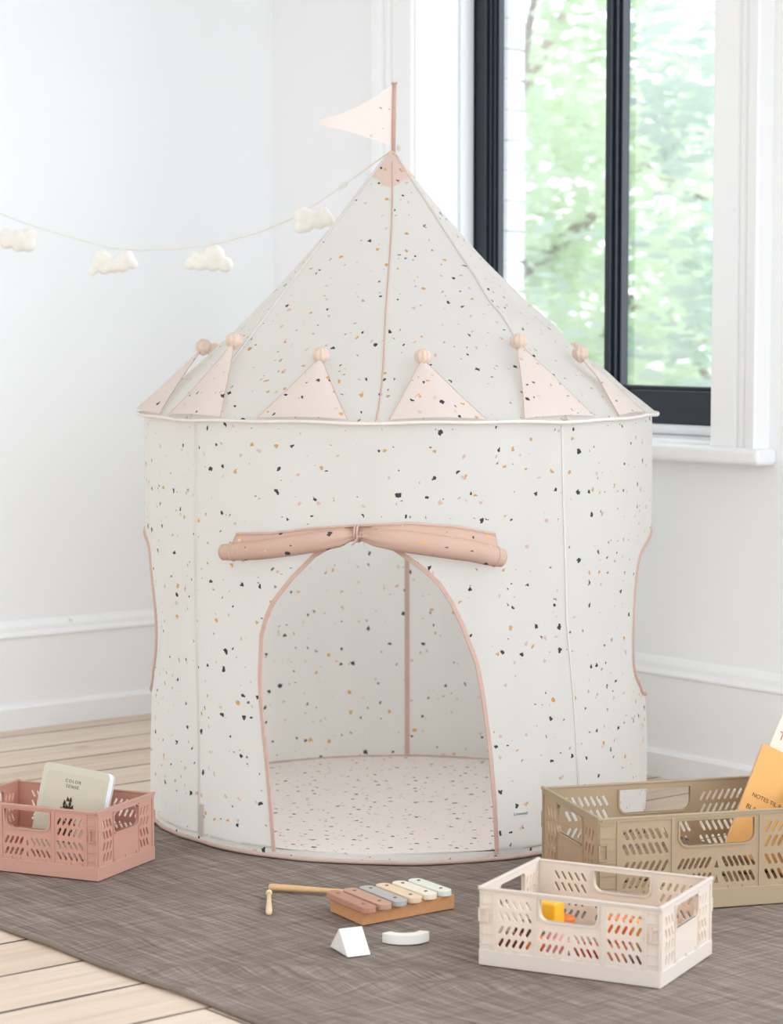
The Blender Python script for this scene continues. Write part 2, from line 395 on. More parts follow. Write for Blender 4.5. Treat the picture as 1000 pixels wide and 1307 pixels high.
def interp(tab,z):
    tab=sorted(tab,key=lambda q:q[1])
    if z<=tab[0][1]: return tab[0][0]
    for (p0,z0),(p1,z1) in zip(tab,tab[1:]):
        if z0<=z<=z1: return p0+(p1-p0)*((z-z0)/(z1-z0) if z1>z0 else 0)
    return tab[-1][0]
doorL=[(-27.1,0),(-27.95,.0924),(-28.82,.1751),(-29.71,.2447),(-30.25,.2883),(-30.5,.3362),(-30.01,.4111),(-28.71,.4454),(-27.0,.4739),(-22.55,.5237),(-17.82,.5642),(-15.27,.578),(-11.94,.592),(-8.67,.598)]
doorR=[(21.2,0),(20.61,.1054),(19.66,.1962),(18.74,.2518),(17.84,.3073),(16.42,.3686),(14.88,.4037),(13.52,.4358),(11.18,.4781),(8.3,.5159),(4.98,.5436),(1.76,.5638),(-1.44,.5838),(-4.96,.594),(-8.67,.598)]
DB,DT=.017,.598
SB,ST=.235,.585
def gaps(z):
    """right edge/left edge angle pairs (a<b) of every opening at height z"""
    def ell(c,hw):
        if SB<z<ST:
            u=(z-(SB+ST)/2)/((ST-SB)/2); d=hw*(1-abs(u)**2.4)**(1/2.0)
        else: d=0
        return c-d,c+d
    dl,dr=(interp(doorL,z),interp(doorR,z)) if DB<=z<DT else (-8.67,-8.67)
    return [(dl,dr),ell(90,23),ell(266,21)]
zs=sorted(set([round(q,5) for q in [0,.008,DB-.0002,DB]+[i*ZE/110 for i in range(1,111)]+[SB+.0005+.03*(k/8)**2 for k in range(9)]+[ST-.0005-.03*(k/8)**2 for k in range(9)]+[DT-.0001-.05*(k/14)**2 for k in range(15)]+[DT]]))
zs=[z for z in zs if z<=ZE]
if zs[-1]<ZE: zs.append(ZE)
bm=bmesh.new(); uvl=bm.loops.layers.uv.new('UVMap')
def bounds(z):
    g=gaps(z); return [(g[0][1],g[1][0]),(g[1][1],g[2][0]),(g[2][1],g[0][0]+360)]
NC=[70,120,64]
for pi_ in range(3):
    prev=None
    for z in zs:
        a,b=bounds(z)[pi_]; row=[]
        for k in range(NC[pi_]+1):
            ph=a+(b-a)*k/NC[pi_]; row.append((bm.verts.new(W(ph,z)),(rad(ph)*.52,z)))
        if prev:
            for k in range(NC[pi_]):
                q=[prev[k],prev[k+1],row[k+1],row[k]]
                f=bm.faces.new([x[0] for x in q]); f.smooth=True
                for lp,x in zip(f.loops,q): lp[uvl].uv=x[1]
        prev=row
bmesh.ops.remove_doubles(bm,verts=bm.verts,dist=.00005)
wallo=obj('wall_fabric',bm,M_fab,tent,smooth=True)
# threshold strip is part of the wall below DB.  Roof
def pol(phi):
    phi=(phi+49)%360-49
    for i in range(4):
        if RIB[i]<=phi<=RIB[i+1]:
            h=(RIB[i+1]-RIB[i])/2; return math.cos(rad(h))/math.cos(rad(phi-RIB[i]-h))
    return 1
def roof(phi,t,off=0):
    w=.3+.7*t**1.7
    wr=0
    if 25<(phi+180)%360-180<120: 
        wr=.008*math.sin(PI*t)*noise.noise(Vector((phi*.035+t*5,t*9-phi*.05,1.7)))*2*min(1,max(0,(t-.35)*2))
    r=RE*t*((1-w)*pol(phi)+w)+off+wr
    a=rad(phi)
    return Vector((APX[0]*(1-t)+r*math.sin(a),APX[1]*(1-t)-r*math.cos(a),APX[2]+(ZE-APX[2])*t+off*.7+wr*.7))
LS=math.sqrt(.526**2+.53**2); HS=.526/LS
def roofuv(phi,t):
    s=t*LS; a=rad((phi+180)%360-180 if phi<178 else phi)*HS; return (s*math.sin(a)+5,s*math.cos(a)+2)
phis=sorted(set([-178+i*2 for i in range(180)]+[-49,37]))
bm=bmesh.new(); uvl=bm.loops.layers.uv.new('UVMap'); prev=None
ts=[.008]+[i/70 for i in range(1,71)]
for t in ts:
    row=[(bm.verts.new(roof(p,t)),roofuv(p,t)) for p in phis+[182]]
    if prev:
        for k in range(len(row)-1):
            q=[prev[k],row[k],row[k+1],prev[k+1]]
            f=bm.faces.new([x[0] for x in q]); f.smooth=True
            for lp,x in zip(f.loops,q): lp[uvl].uv=x[1]
    prev=row
bmesh.ops.remove_doubles(bm,verts=bm.verts,dist=.00005)
obj('roof_fabric',bm,M_fab,tent,smooth=True)
# underside ledge joining roof rim to the wall
bm=bmesh.new()
a=[bm.verts.new(roof(i*3,1,.0)) for i in range(120)]; b=[bm.verts.new(W(i*3,ZE)) for i in range(120)]
for k in range(120): bm.faces.new((a[k],b[k],b[(k+1)%120],a[(k+1)%120]))
obj('eave_underside',bm,M_cream,tent,smooth=True)
bm=bmesh.new(); tube(bm,[roof(i*3,1)+Vector((0,0,.0015*math.sin(i*.35)+.001*math.sin(i*.9))) for i in range(120)],.0036,8,closed=True); obj('eave_piping',bm,M_cream,tent,smooth=True)
bm=bmesh.new(); tube(bm,[W(i*3,.0035,.002) for i in range(120)],.0042,8,closed=True); obj('base_hoop',bm,simple('rosy_hem',srgb(196,172,160),.8,.1,60),tent,smooth=True)
# ribs, seams
for p in (-49,37,130,221):
    bm=bmesh.new(); tube(bm,[roof(p,t/40,.0012) for t in range(1,41)],.0026,6); obj('roof_seam',bm,M_seam,tent,smooth=True)
bm=bmesh.new(); tube(bm,[roof(-1-3.8*t/40+.5*math.sin(t*.22),t/40,.0006) for t in range(2,41)],.0017,6); tag(obj('centre_seam',bm,M_pink,tent,smooth=True),'dusty pink front seam')
def wallseam(name,tab,m,w,off,back=False):
    bm=bmesh.new(); n=60; pts=[];nr=[]
    z0,z1=tab[0][1],tab[-1][1]
    for k in range(n+1):
        z=z0+(z1-z0)*k/n; p=interp(tab,z); pts.append(W(p,z,off)); nr.append(Vector((math.sin(rad(p)),-math.cos(rad(p)),0))*(-1 if back else 1))
    ribbon(bm,pts,nr,w,.0016); return obj(name,bm,m,tent)
wallseam('wall_seam',[(-49.6,.012),(-49.1,.42),(-48.3,.80)],M_seam,.006,.0005)
wallseam('wall_seam',[(43.0,.012),(41.5,.14),(37.8,.43),(36.4,.80)],M_seam,.005,.0005)
tag(wallseam('back_seam',[(177.4,.006),(177.46,.80)],M_pink,.011,-.0012,True),'dusty pink binding inside the back wall')
wallseam('pole_pocket',[(-48.3,.012),(-48.2,.075)],simple('pocket_web',srgb(202,190,180),.8),.013,.0022)
# opening bindings
def edge(fn,zlist,off=.0):
    return [W(fn(z),z,off) for z in zlist]
n=46
zz=[DB-.006+(DT-DB+.006)*(math.sin(PI/2*k/n)) for k in range(n+1)]
bm=bmesh.new()
pts=edge(lambda z:interp(doorL,z),zz,.001)+edge(lambda z:interp(doorR,z),list(reversed(zz[:-1])),.001)
nr=[Vector((p.x,p.y,0)) for p in pts]; ribbon(bm,pts,nr,.0085,.0022)
tag(obj('door_binding',bm,M_pink,tent,smooth=False),'dusty pink binding around the arched doorway')
for gi in(1,2):
    zl=[SB+(ST-SB)*(1-math.cos(PI*k/40))/2 for k in range(41)]
    pts=[W(gaps(z)[gi][0],z) for z in zl]+[W(gaps(z)[gi][1],z) for z in reversed(zl[1:-1])]
    bm=bmesh.new(); tube(bm,pts,.0042,8,closed=True); tag(obj('side_opening_binding',bm,M_pink,tent,smooth=True),'dusty pink binding around a side opening')
# floor mat
bm=bmesh.new(); uvl=bm.loops.layers.uv.new('UVMap')
rings=[]; 
for j in range(1,13):
    rings.append([bm.verts.new((.503*j/12*math.sin(rad(i*3)),-.543*j/12*math.cos(rad(i*3)),.0035+.0012*noise.noise(Vector((j*.9*math.sin(rad(i*3)),j*.9*math.cos(rad(i*3)),0))))) for i in range(120)])
c0=bm.verts.new((0,0,.0035))
for k in range(120): bm.faces.new((c0,rings[0][k],rings[0][(k+1)%120]))
for a,b in zip(rings,rings[1:]):
    for k in range(120): bm.faces.new((a[k],b[k],b[(k+1)%120],a[(k+1)%120]))
for f in bm.faces:
    for lp in f.loops: lp[uvl].uv=(lp.vert.co.x*1.05+3,lp.vert.co.y*1.05+3)
obj('floor_panel',bm,M_fabfloor,tent,smooth=True)
# apex cap
bm=bmesh.new(); uvl=bm.loops.layers.uv.new('UVMap'); prev=None
def capt(p,k):
    c=.105+.045*math.exp(-((((p+4+180)%360)-180)/26)**2); return .004+(c-.004)*k/6
for k in range(7):
    row=[(bm.verts.new(roof(p,capt(p,k),.0012)),(roofuv(p,capt(p,k)))) for p in range(-180,180,5)]
    if prev:
        for i in range(len(row)):
            j=(i+1)%len(row); q=[prev[i],row[i],row[j],prev[j]]
            f=bm.faces.new([x[0] for x in q])
            for lp,x in zip(f.loops,q): lp[uvl].uv=x[1]
    prev=row
obj('apex_cap',bm,fabric('apex_pink_cotton',srgb(226,202,190),trans=.15),tent,smooth=True)
# flag on top
FP=Vector((APX[0]+.003,0,APX[2]))
bm=bmesh.new(); tube(bm,[FP+Vector((0,0,-.01)),FP+Vector((.001,0,.06)),FP+Vector((.002,0,.132))],.0045,10); pole=tag(obj('flag_sleeve',bm,M_pink,tent,smooth=True),'dusty pink sleeve of the flag pole')
bm=bmesh.new(); tube(bm,[FP+Vector((.002,0,.130)),FP+Vector((.002,0,.134))],.0062,10); obj('sleeve_hem',bm,M_pink,pole,smooth=True)
bm=bmesh.new(); uvl=bm.loops.layers.uv.new('UVMap'); nn=18; prev=None
for i in range(nn+1):
    u=i/nn; x=-.147*u+(-.003)
    zt=.129-.070*u-.010*math.sin(PI*u); zb=.006+.044*u+.004*math.sin(PI*u)
    row=[]
    for j in range(9):
        v=j/8; z=zb+(zt-zb)*v; y=.010*math.sin(u*3.2+v)*u+.003*math.sin(u*9)
        row.append((bm.verts.new(FP+Vector((x,y,z))),(x+.3,z+.2)))
    if prev:
        for j in range(8):
            q=[prev[j],prev[j+1],row[j+1],row[j]]; f=bm.faces.new([x[0] for x in q])
            for lp,x in zip(f.loops,q): lp[uvl].uv=x[1]
    prev=row
obj('pennant',bm,fabric('pennant_cotton',srgb(240,228,221),trans=.35,dens=.9),tent,smooth=True)
# crown flaps with pompoms
flaps=[(-94,-62,-72,.79,'a'),(-56,-40,-49,.765,'b'),(-29,-11,-20,.815,'c'),(-1,17,6.5,.82,'d'),(27,44,34.5,.765,'e'),(54,66,61,.81,'f'),(108,126,117,.81,'h'),(-122,-102,-112,.81,'i')]
for (p0,p1,pa,ta,_) in flaps:
    bm=bmesh.new(); uvl=bm.loops.layers.uv.new('UVMap'); prev=None; n=12
    for i in range(n+1):
        u=i/n; t=.992+(ta-.992)*u; row=[]
        for j in range(9):
            v=j/8; w=(1-u)**.9; 
            ph=pa*(1-w)+(p0+(p1-p0)*v)*w
            ph+= (v-.5)*1.6
            off=.004+.014*u+.006*math.sin(PI*v)*(1-u*.5)
            row.append((bm.verts.new(roof(ph,t,off)),(rad(ph)*.5+pa*.013,t*LS+pa*.003)))
        if prev:
            for j in range(8):
                q=[prev[j],prev[j+1],row[j+1],row[j]]; f=bm.faces.new([x[0] for x in q])
                for lp,x in zip(f.loops,q): lp[uvl].uv=x[1]
        prev=row
    fo=obj('crown_flap',bm,M_flap,tent,smooth=True)
    fo['label']='pink tinted triangular flap standing on the roof'
    # hems
    for v in(0,1):
        bm=bmesh.new(); pts=[]
        for i in range(n+1):
            u=i/n; t=.992+(ta-.992)*u; w=(1-u)**.9; ph=pa*(1-w)+(p0+(p1-p0)*v)*w+(v-.5)*1.6
            pts.append(roof(ph,t,.004+.014*u))
        tube(bm,pts,.0009,5); obj('flap_hem',bm,M_pink,fo,smooth=True)
    c=roof(pa,ta-.018,.020)
    bm=bmesh.new(); bmesh.ops.create_uvsphere(bm,u_segments=40,v_segments=20,radius=.0145)
    for v in bm.verts:
        th=math.atan2(v.co.y,v.co.x); r=v.co.length; k=v.co.z/r
        s=1.05+.11*math.cos(th*9)*(1-k*k*.8)-.10*max(0,-k)**2+.04*noise.noise(v.co*120)
        v.co*=s
        if k<-.72: v.co.x*=.55;v.co.y*=.55;v.co.z-=.004
    bmesh.ops.translate(bm,verts=bm.verts,vec=c)
    obj('pompom',bm,M_pompom,fo,smooth=True)
# rolled up door
rollpath=[(-37.9,.5705),(-33,.575),(-29.07,.579),(-22,.5895),(-16,.599),(-12,.606),(-9.8,.6105),(-8.3,.611),(-7,.611),(-4.6,.609),(0,.603),(4.75,.597),(10,.5895),(14.14,.583),(18,.574),(20.9,.5675)]
rr=[.0150,.0175,.0178,.0188,.0190,.0165,.0100,.0072,.0100,.0160,.0200,.0205,.0205,.0200,.0190,.0165]
bm=bmesh.new(); uvl=bm.loops.layers.uv.new('UVMap')
P=[];R=[];Sv=[]
m=90
for k in range(m+1):
    x=k/m*(len(rollpath)-1); i=min(int(x),len(rollpath)-2); f=x-i
    ph=rollpath[i][0]*(1-f)+rollpath[i+1][0]*f; z=rollpath[i][1]*(1-f)+rollpath[i+1][1]*f-RZ; r=rr[i]*(1-f)+rr[i+1]*f
    P.append(W(ph,z,.004+r)); R.append(r); Sv.append(rad(ph)*.53)
rings=[]
for k,p in enumerate(P):
    t=(P[min(k+1,m)]-P[max(k-1,0)]).normalized(); s=t.cross(Vector((0,0,1))).normalized(); u=s.cross(t)
    ring=[]
    for j in range(32):
        a=2*PI*j/32; pinch=max(0,1-abs(Sv[k]-rad(-8.3)*.53)/.07)
        q=R[k]*(1+.16*pinch*math.sin(a*7+k*.05)+.02*noise.noise(Vector((k*.12,a*1.3,0))))
        ring.append(bm.verts.new(p+s*math.cos(a)*q*.9+u*math.sin(a)*q*1.0))
    rings.append(ring)
for k in range(m):
    for j in range(32):
        f=bm.faces.new((rings[k][j],rings[k][(j+1)%32],rings[k+1][(j+1)%32],rings[k+1][j]))
        for lp,(kk,jj) in zip(f.loops,((k,j),(k,j+1),(k+1,j+1),(k+1,j))): lp[uvl].uv=(Sv[kk]+1.37,jj/32*.11+.55)
# spiral recesses at the ends
for ring,sg in((rings[0],-1),(rings[-1],1)):
    prevr=ring; cen=sum((v.co for v in ring),Vector())/32
    t=(P[0]-P[1]).normalized() if sg<0 else (P[-1]-P[-2]).normalized()
    for st,(sc,dp) in enumerate(((.8,.003),(.78,-.003),(.55,-.003),(.53,.002),(.3,.002),(.28,-.003))):
        nr_=[bm.verts.new(cen+(v.co-cen)*sc+t*dp) for v in ring]
        for j in range(32):
            bm.faces.new((prevr[j],prevr[(j+1)%32],nr_[(j+1)%32],nr_[j]))
        prevr=nr_
    bm.faces.new(prevr)
door=tag(obj('door_flap_roll',bm,M_roll,tent,smooth=True),'door flap rolled up into a dusty pink tied roll')
# layered end wraps
for k0 in(3,6,87):
    bm=bmesh.new(); t=(P[k0+1]-P[k0-1]).normalized(); s=t.cross(Vector((0,0,1))).normalized(); u=s.cross(t)
    tube(bm,[P[k0]+s*math.cos(2*PI*j/24)*(R[k0]*.9+.0004)+u*math.sin(2*PI*j/24)*(R[k0]+.0004) for j in range(24)],.0014,6,closed=True); obj('roll_hem',bm,M_pink,door,smooth=True)
# folded strip above the roll
up=[(-35.3,.6054),(-26.66,.6105),(-17.78,.6215),(-8.66,.628),(1.76,.6335),(11.45,.6265),(19.8,.6112)]
def upz(ph):
    for (p0,z0),(p1,z1) in zip(up,up[1:]):
        if p0<=ph<=p1: return z0+(z1-z0)*(ph-p0)/(p1-p0)
    return up[-1][1]
def rollz(ph):
    for (p0,z0),(p1,z1) in zip(rollpath,rollpath[1:]):
        if p0<=ph<=p1: return z0+(z1-z0)*(ph-p0)/(p1-p0)
    return rollpath[-1][1]
bm=bmesh.new(); uvl=bm.loops.layers.uv.new('UVMap'); prev=None
for k in range(61):
    ph=-35.3+(19.8+35.3)*k/60; row=[]
    for j in range(6):
        v=j/5; z=(rollz(ph)*(1-v)+upz(ph)*v)-RZ; off=.006+.018*math.sin(PI*min(1,(1-v)*.6+.1))
        row.append((bm.verts.new(W(ph,z,off*(.5 if abs(ph+8.3)<3 else 1))),(rad(ph)*.53+2,z)))
    if prev:
        for j in range(5):
            q=[prev[j],row[j],row[j+1],prev[j+1]]; f=bm.faces.new([x[0] for x in q])
            for lp,x in zip(f.loops,q): lp[uvl].uv=x[1]
    prev=row
fs=obj('fold_strip',bm,M_roll,door,smooth=True); so=fs.modifiers.new('s','SOLIDIFY'); so.thickness=.002
bm=bmesh.new(); tube(bm,[W(-35.3+55.1*k/60,upz(-35.3+55.1*k/60)-RZ,.011) for k in range(61)],.0028,6); obj('strip_binding',bm,M_pink,door,smooth=True)
# tie band with tails
bm=bmesh.new(); k0=min(range(m+1),key=lambda k:abs(Sv[k]-rad(-8.3)*.53)); c=P[k0]
t=(P[k0+1]-P[k0-1]).normalized(); s=t.cross(Vector((0,0,1))).normalized(); u=s.cross(t)
for d in(-.0028,.0024):
    tube(bm,[c+t*d+s*math.cos(2*PI*j/24)*.0105+u*(math.sin(2*PI*j/24)*.0145+.003) for j in range(24)],.0024,6,closed=True)
f=Vector((0,-1,0))
kn=c+f*.013+Vector((0,0,-.003))
tube(bm,[kn+Vector((-.003,0,0)),kn,kn+Vector((.003,0,.001))],[.003,.0045,.003],8)
tube(bm,[kn,kn+Vector((-.004,-.003,-.008)),kn+Vector((-.010,-.002,-.014))],[.0025,.0022,.0015],6)
tube(bm,[kn,kn+Vector((.014,-.009,.003)),kn+Vector((.040,-.011,.012))],[.0025,.0022,.0018],6)
obj('tie_band',bm,M_pink,door,smooth=True)
# little woven label
bm=bmesh.new(); pts=[W(24.4+4.2*k/4,.083,.0012) for k in range(5)]; 
a=[bm.verts.new(p+Vector((0,0,.007))) for p in pts]; b=[bm.verts.new(p-Vector((0,0,.007))) for p in pts]
for k in range(4): bm.faces.new((a[k],b[k],b[k+1],a[k+1]))
lab=tag(obj('brand_tag',bm,simple('tag_satin',srgb(232,232,226),.6),tent),'small pale sewn-in tag with dark lettering')
ph=26.6; n_=Vector((math.sin(rad(ph)),-math.cos(rad(ph)),0)); xd=Vector((math.cos(rad(ph)),math.sin(rad(ph)),0)); p=W(ph,.080,.0016)
TM=Matrix(((xd.x,0,n_.x,p.x),(xd.y,0,n_.y,p.y),(0,1,0,p.z),(0,0,0,1)))
text_obj('tag_lettering','Liewood',.0085,simple('grey_ink',srgb(110,112,110),.7),lab,TM)

# ------------------------------------------------------------------ cloud garland
Rw=Vector((math.cos(ROTZ),math.sin(ROTZ),0)); Fh=Vector((-math.sin(ROTZ),math.cos(ROTZ),0))
gp=[(1.3423,-.7001,1.341),(1.2211,-.7241,1.2779),(1.1409,-.74,1.2387),(1.0871,-.7506,1.2157),(.9885,-.7701,1.1873),(.8758,-.7924,1.1670),(.76,-.8154,1.158),(.6408,-.839,1.1560),(.5431,-.8583,1.1640),(.3923,-.8882,1.1961),(.2627,-.9138,1.2279),(.1831,-.9296,1.2508),(.0,-.9659,1.321)]
gar=tag(empty('cloud_garland',(.7,-.83,1.15)),'garland of four cream felt clouds on a thin cord tied to the tent tip','garland')
GO=Vector((.7,-.83,1.15))
bm=bmesh.new(); tube(bm,[Vector(p)-GO for p in gp],.0016,6); obj('cord',bm,M_cord,gar,smooth=True)
bm=bmesh.new(); c=Vector(gp[1])-GO
tube(bm,[c+Rw*.010*math.cos(a)+Vector((0,0,.005*math.sin(a)+.006*math.cos(a))) for a in [2*PI*k/12 for k in range(12)]],.0016,6,closed=True); obj('cord_knot',bm,M_cord,gar,smooth=True)
clouds=[((.2408,-.9182,1.1887),5.605,(22,306),[(9,300,9),(38,300,10),(24,306,13),(8,309,9),(36,311,11),(24,312,10)]),
 ((.555,-.856,1.133),5.406,(145,334),[(131,331,12),(126,338,9),(161,330,11),(145,338,11),(118,347,5.5),(133,342,9),(157,339,9),(169,337,7)]),
 ((.8458,-.7984,1.1368),5.218,(267,329),[(250,327,7.5),(274,325,13),(262,333,11),(243,337,8),(255,338,8),(272,338,9),(288,338,10)]),
 ((1.1408,-.74,1.208),5.021,(400,282),[(387,276,12),(399,280,11),(414,271,7.5),(383,290,8.5),(392,288,9),(408,284,9),(419,281,9)])]
for (C0,D,(cx,cy),L) in clouds:
    bm=bmesh.new(); s=D/3080; C0=Vector(C0)-GO
    for (x,y,r) in L:
        mm=Matrix.Translation(C0+Rw*(x-cx)*s+Vector((0,0,-(y-cy)*s)))@Matrix.Rotation(ROTZ,4,'Z')@Matrix.Diagonal((1,.82,1,1))
        bmesh.ops.create_icosphere(bm,subdivisions=3,radius=r*s,matrix=mm)
    o=obj('cloud',bm,M_cloud,gar,smooth=True)
    rm=o.modifiers.new('r','REMESH'); rm.mode='VOXEL'; rm.voxel_size=.0028; rm.use_smooth_shade=True
    sm=o.modifiers.new('s','SMOOTH'); sm.iterations=6; sm.factor=.5

# ------------------------------------------------------------------ crates
def crate(name,label,loc,rz,L,Wd,H,mats,ncol,rows4):
    """folding crate; local x = long side, origin at base centre; -y is the long face, +x the end face"""
    m=mats
    root=tag(empty(name,loc,rz),label,'crate')
    BH=.2*H; th=.0026
    bm=bmesh.new()
    hx,hy=L/2,Wd/2
    box(bm,-hx,hx,-hy,-hy+.004,0,BH);box(bm,-hx,hx,hy-.004,hy,0,BH);box(bm,-hx,-hx+.004,-hy+.004,hy-.004,0,BH);box(bm,hx-.004,hx,-hy+.004,hy-.004,0,BH)
    obj('base_rim',bm,m,root,bevel=.0012)
    # bottom with grid slots
    loops=[[(-hx+.004,-hy+.004),(hx-.004,-hy+.004),(hx-.004,hy-.004),(-hx+.004,hy-.004)]]
    nx=9;ny=5
    for i in range(nx):
        for j in range(ny):
            x=-hx+L*(i+.5)/nx;y=-hy+Wd*(j+.5)/ny; loops.append(rrect(x-L*.03,x+L*.03,y-Wd*.045,y+Wd*.045,.003,2))
    bm=bmesh.new(); add_plate(bm,loops,.003,Matrix.Translation((0,0,.005))); obj('bottom_panel',bm,m,root)
    f=lambda u:-hx+.002+u*(L-.004)   # fraction across the long face
    z=lambda v:v*H
    rows=[(.255,.375),(.415,.535),(.60,.725),(.755,.875)]
    sr=.0026 if H<.14 else .0029
    lean=.0028*H/.123
    for side in(-1,1):
        loops=[[(-hx+.002,BH*.9),(hx-.002,BH*.9),(hx-.002,H-.001),(-hx+.002,H-.001)]]
        def slots(u0,u1,n,v0,v1,dr):
            for k in range(n):
                x=f(u0+(u1-u0)*(k+.5)/n); d=dr*lean
                loops.append(capsule(x-d,z(v0)+sr,x+d,z(v1)-sr,sr,3))
        for (u0,u1,s) in((.098,.292,-1),(.708,.902,1)):
            for r_,(v0,v1) in enumerate(rows):
                slots(u0,u1,ncol,v0,v1,s if r_>=2 else -s)
        for (v0,v1) in rows[:2]:
            slots(.335,.475,ncol-1,v0,v1,1); slots(.525,.665,ncol-1,v0,v1,-1)
            c=f(.5); loops.append([(c-lean*1.1,z(v0)),(c+lean*1.1,z(v0)),(c,z(v0)+z(.085))])
        loops.append(rrect(f(.34),f(.66),z(.665),z(.925),z(.10),5,(1,0,0,1)))
        # corner ladder openings
        for u in(.012,.952):
            pass
        M=Matrix.Translation((0,side*(hy-.0035),0))@Matrix.Rotation(rad(90),4,'X')
        bm=bmesh.new(); add_plate(bm,loops,th,M)
        y0=side*(hy-.0035+.0013); y1=side*(hy-.0002)
        ya,yb=min(y0,y1),max(y0,y1)
        # section ribs, frame lines, ladder ribs in the corner posts
        for u in(.312,.688): box(bm,f(u)-.0028,f(u)+.0028,ya,yb,BH,z(.955))
        for u in(.078,.922): box(bm,f(u)-.0018,f(u)+.0018,ya,yb,BH,z(.955))
        box(bm,-hx+.006,hx-.006,ya,yb+0*.001,z(.955),H-.001)
        box(bm,f(.078),f(.922),ya,yb,z(.565)-.0006,z(.565)+.0006) if False else None
        for k in range(6):
            zz_=BH+(H-BH)*(k+.6)/6.2
            for u0,u1 in((.004,.072),(.928,.996)): box(bm,f(u0),f(u1),ya,yb-.0004,zz_-.0009,zz_+.0009)
        for u in(.006,.994): box(bm,f(u)-.0016,f(u)+.0016,ya,yb,BH,z(.955))
        # handle lip
        lip=[rrect(f(.34)-.0028,f(.66)+.0028,z(.665)-.0028,z(.93),z(.10)+.002,5,(1,0,0,1)),rrect(f(.34),f(.66),z(.665),z(.926),z(.10),5,(1,0,0,1))]
        add_plate(bm,lip,.0078,M)
        # lower row of hinge barrels
        for u in(.12,.2,.38,.44,.56,.62,.8,.88): box(bm,f(u)-.004,f(u)+.004,ya,yb,BH-.001,BH+.0045)
        obj('long_side_panel',bm,m,root)
    fe=lambda u:-hy+.006+u*(Wd-.012)
    for side in(-1,1):
        loops=[[(-hy+.006,BH*.9),(hy-.006,BH*.9),(hy-.006,H),(-hy+.006,H)]]
        erows=[(.24,.37),(.40,.53),(.56,.69),(.72,.85)]
        for (u0,u1,s) in((.07,.245,-1),(.755,.93,1)):
            for r_,(v0,v1) in enumerate(erows):
                for k in range(3):
                    x=fe(u0+(u1-u0)*(k+.5)/3); d=(s if r_>=2 else -s)*lean*.8
                    loops.append(capsule(x-d,z(v0)+sr,x+d,z(v1)-sr,sr,3))
        loops.append(rrect(fe(.27),fe(.73),z(.62),z(.915),z(.07),5,(1,1,1,1)))
        Me=Matrix.Translation((side*(hx-.0035),0,0))@Matrix.Rotation(rad(90),4,'Z')@Matrix.Rotation(rad(90),4,'X')
        bm=bmesh.new(); add_plate(bm,loops,th,Me)
        x0=side*(hx-.0022);x1=side*(hx-.0002); xa,xb=min(x0,x1),max(x0,x1)
        box(bm,xa,xb,-hy+.002,hy-.002,z(.93),H+.0008)
        for u in(.262,.738): box(bm,xa,xb,fe(u)-.001,fe(u)+.001,BH,z(.93))
        for u in(.0,1): box(bm,xa,xb,fe(u)-.003,fe(u)+.003,BH,z(.93))
        for u in(.3,.5,.7): box(bm,xa,xb,fe(u)-.004,fe(u)+.004,BH-.001,BH+.005)
        lip=[rrect(fe(.27)-.0025,fe(.73)+.0025,z(.62)-.0025,z(.92)+.0015,z(.07)+.002,5),rrect(fe(.27),fe(.73),z(.62),z(.915),z(.07),5)]
        add_plate(bm,lip,.0075,Me)
        ep=obj('end_panel',bm,m,root)
        for sy in(-1,1):
            bm=bmesh.new(); yc=sy*(hy+.0005)
            box(bm,min(side*(hx-.016),side*(hx-.001)),max(side*(hx-.016),side*(hx-.001)),min(yc-sy*.001,yc+sy*.0018),max(yc-sy*.001,yc+sy*.0018),z(.56),z(.575)) 
            box(bm,min(side*(hx-.016),side*(hx-.001)),max(side*(hx-.016),side*(hx-.001)),min(yc-sy*.001,yc+sy*.0018),max(yc-sy*.001,yc+sy*.0018),z(.72),z(.735))
            box(bm,min(side*(hx-.017),side*(hx-.0145)),max(side*(hx-.017),side*(hx-.0145)),min(yc-sy*.001,yc+sy*.0018),max(yc-sy*.001,yc+sy*.0018),z(.56),z(.735))
            box(bm,min(side*(hx-.003),side*(hx-.0005)),max(side*(hx-.003),side*(hx-.0005)),min(yc-sy*.001,yc+sy*.0018),max(yc-sy*.001,yc+sy*.0018),z(.56),z(.735))
            obj('latch',bm,m,ep)
    # top rim cap, slightly proud
    bm=bmesh.new()
    e=.0018
    box(bm,-hx-e*.4,hx+e*.4,-hy-e*.3,-hy+.006,H-.0035,H);box(bm,-hx-e*.4,hx+e*.4,hy-.006,hy+e*.3,H-.0035,H)
    box(bm,-hx-e*.4,-hx+.006,-hy+.006,hy-.006,H-.0035,H+.001);box(bm,hx-.006,hx+e*.4,-hy+.006,hy-.006,H-.0035,H+.001)
    for sx in(-1,1):
        for sy in(-1,1): box(bm,sx*hx-.005*(sx>0)-.003*(sx<0)*0-(.0 if sx>0 else .001),sx*hx+.005*(sx<0)+(.001 if sx>0 else 0),sy*hy-(.005 if sy>0 else .001),sy*hy+(.001 if sy>0 else .005),H-.004,H+.0016)
    obj('top_rim',bm,m,root,bevel=.0009)
    return root
def plastic(name,col,thru):
    t=NT(name); co=t.n('TexCoord').outputs['Object']; nz=t.noise(co,30,3).outputs[0]
    c=t.mix(nz,tuple(x*.97 for x in col[:3])+(1,),col)
    sh=t.principled(c,.36,None,Specular_IOR_Level=.5)
    tr=t.n('BsdfTranslucent'); tr.inputs[0].default_value=thru
    mx=t.n('MixShader'); mx.inputs[0].default_value=.38; t.t.links.new(sh,mx.inputs[1]); t.t.links.new(tr.outputs[0],mx.inputs[2])
    return t.surf(mx.outputs[0])
P_pink=plastic('dusty_pink_plastic',srgb(233,188,168),srgb(214,98,34)); P_olive=plastic('olive_khaki_plastic',srgb(208,190,156),srgb(206,140,44)); P_white=plastic('ivory_plastic',srgb(244,243,237),srgb(246,212,150))
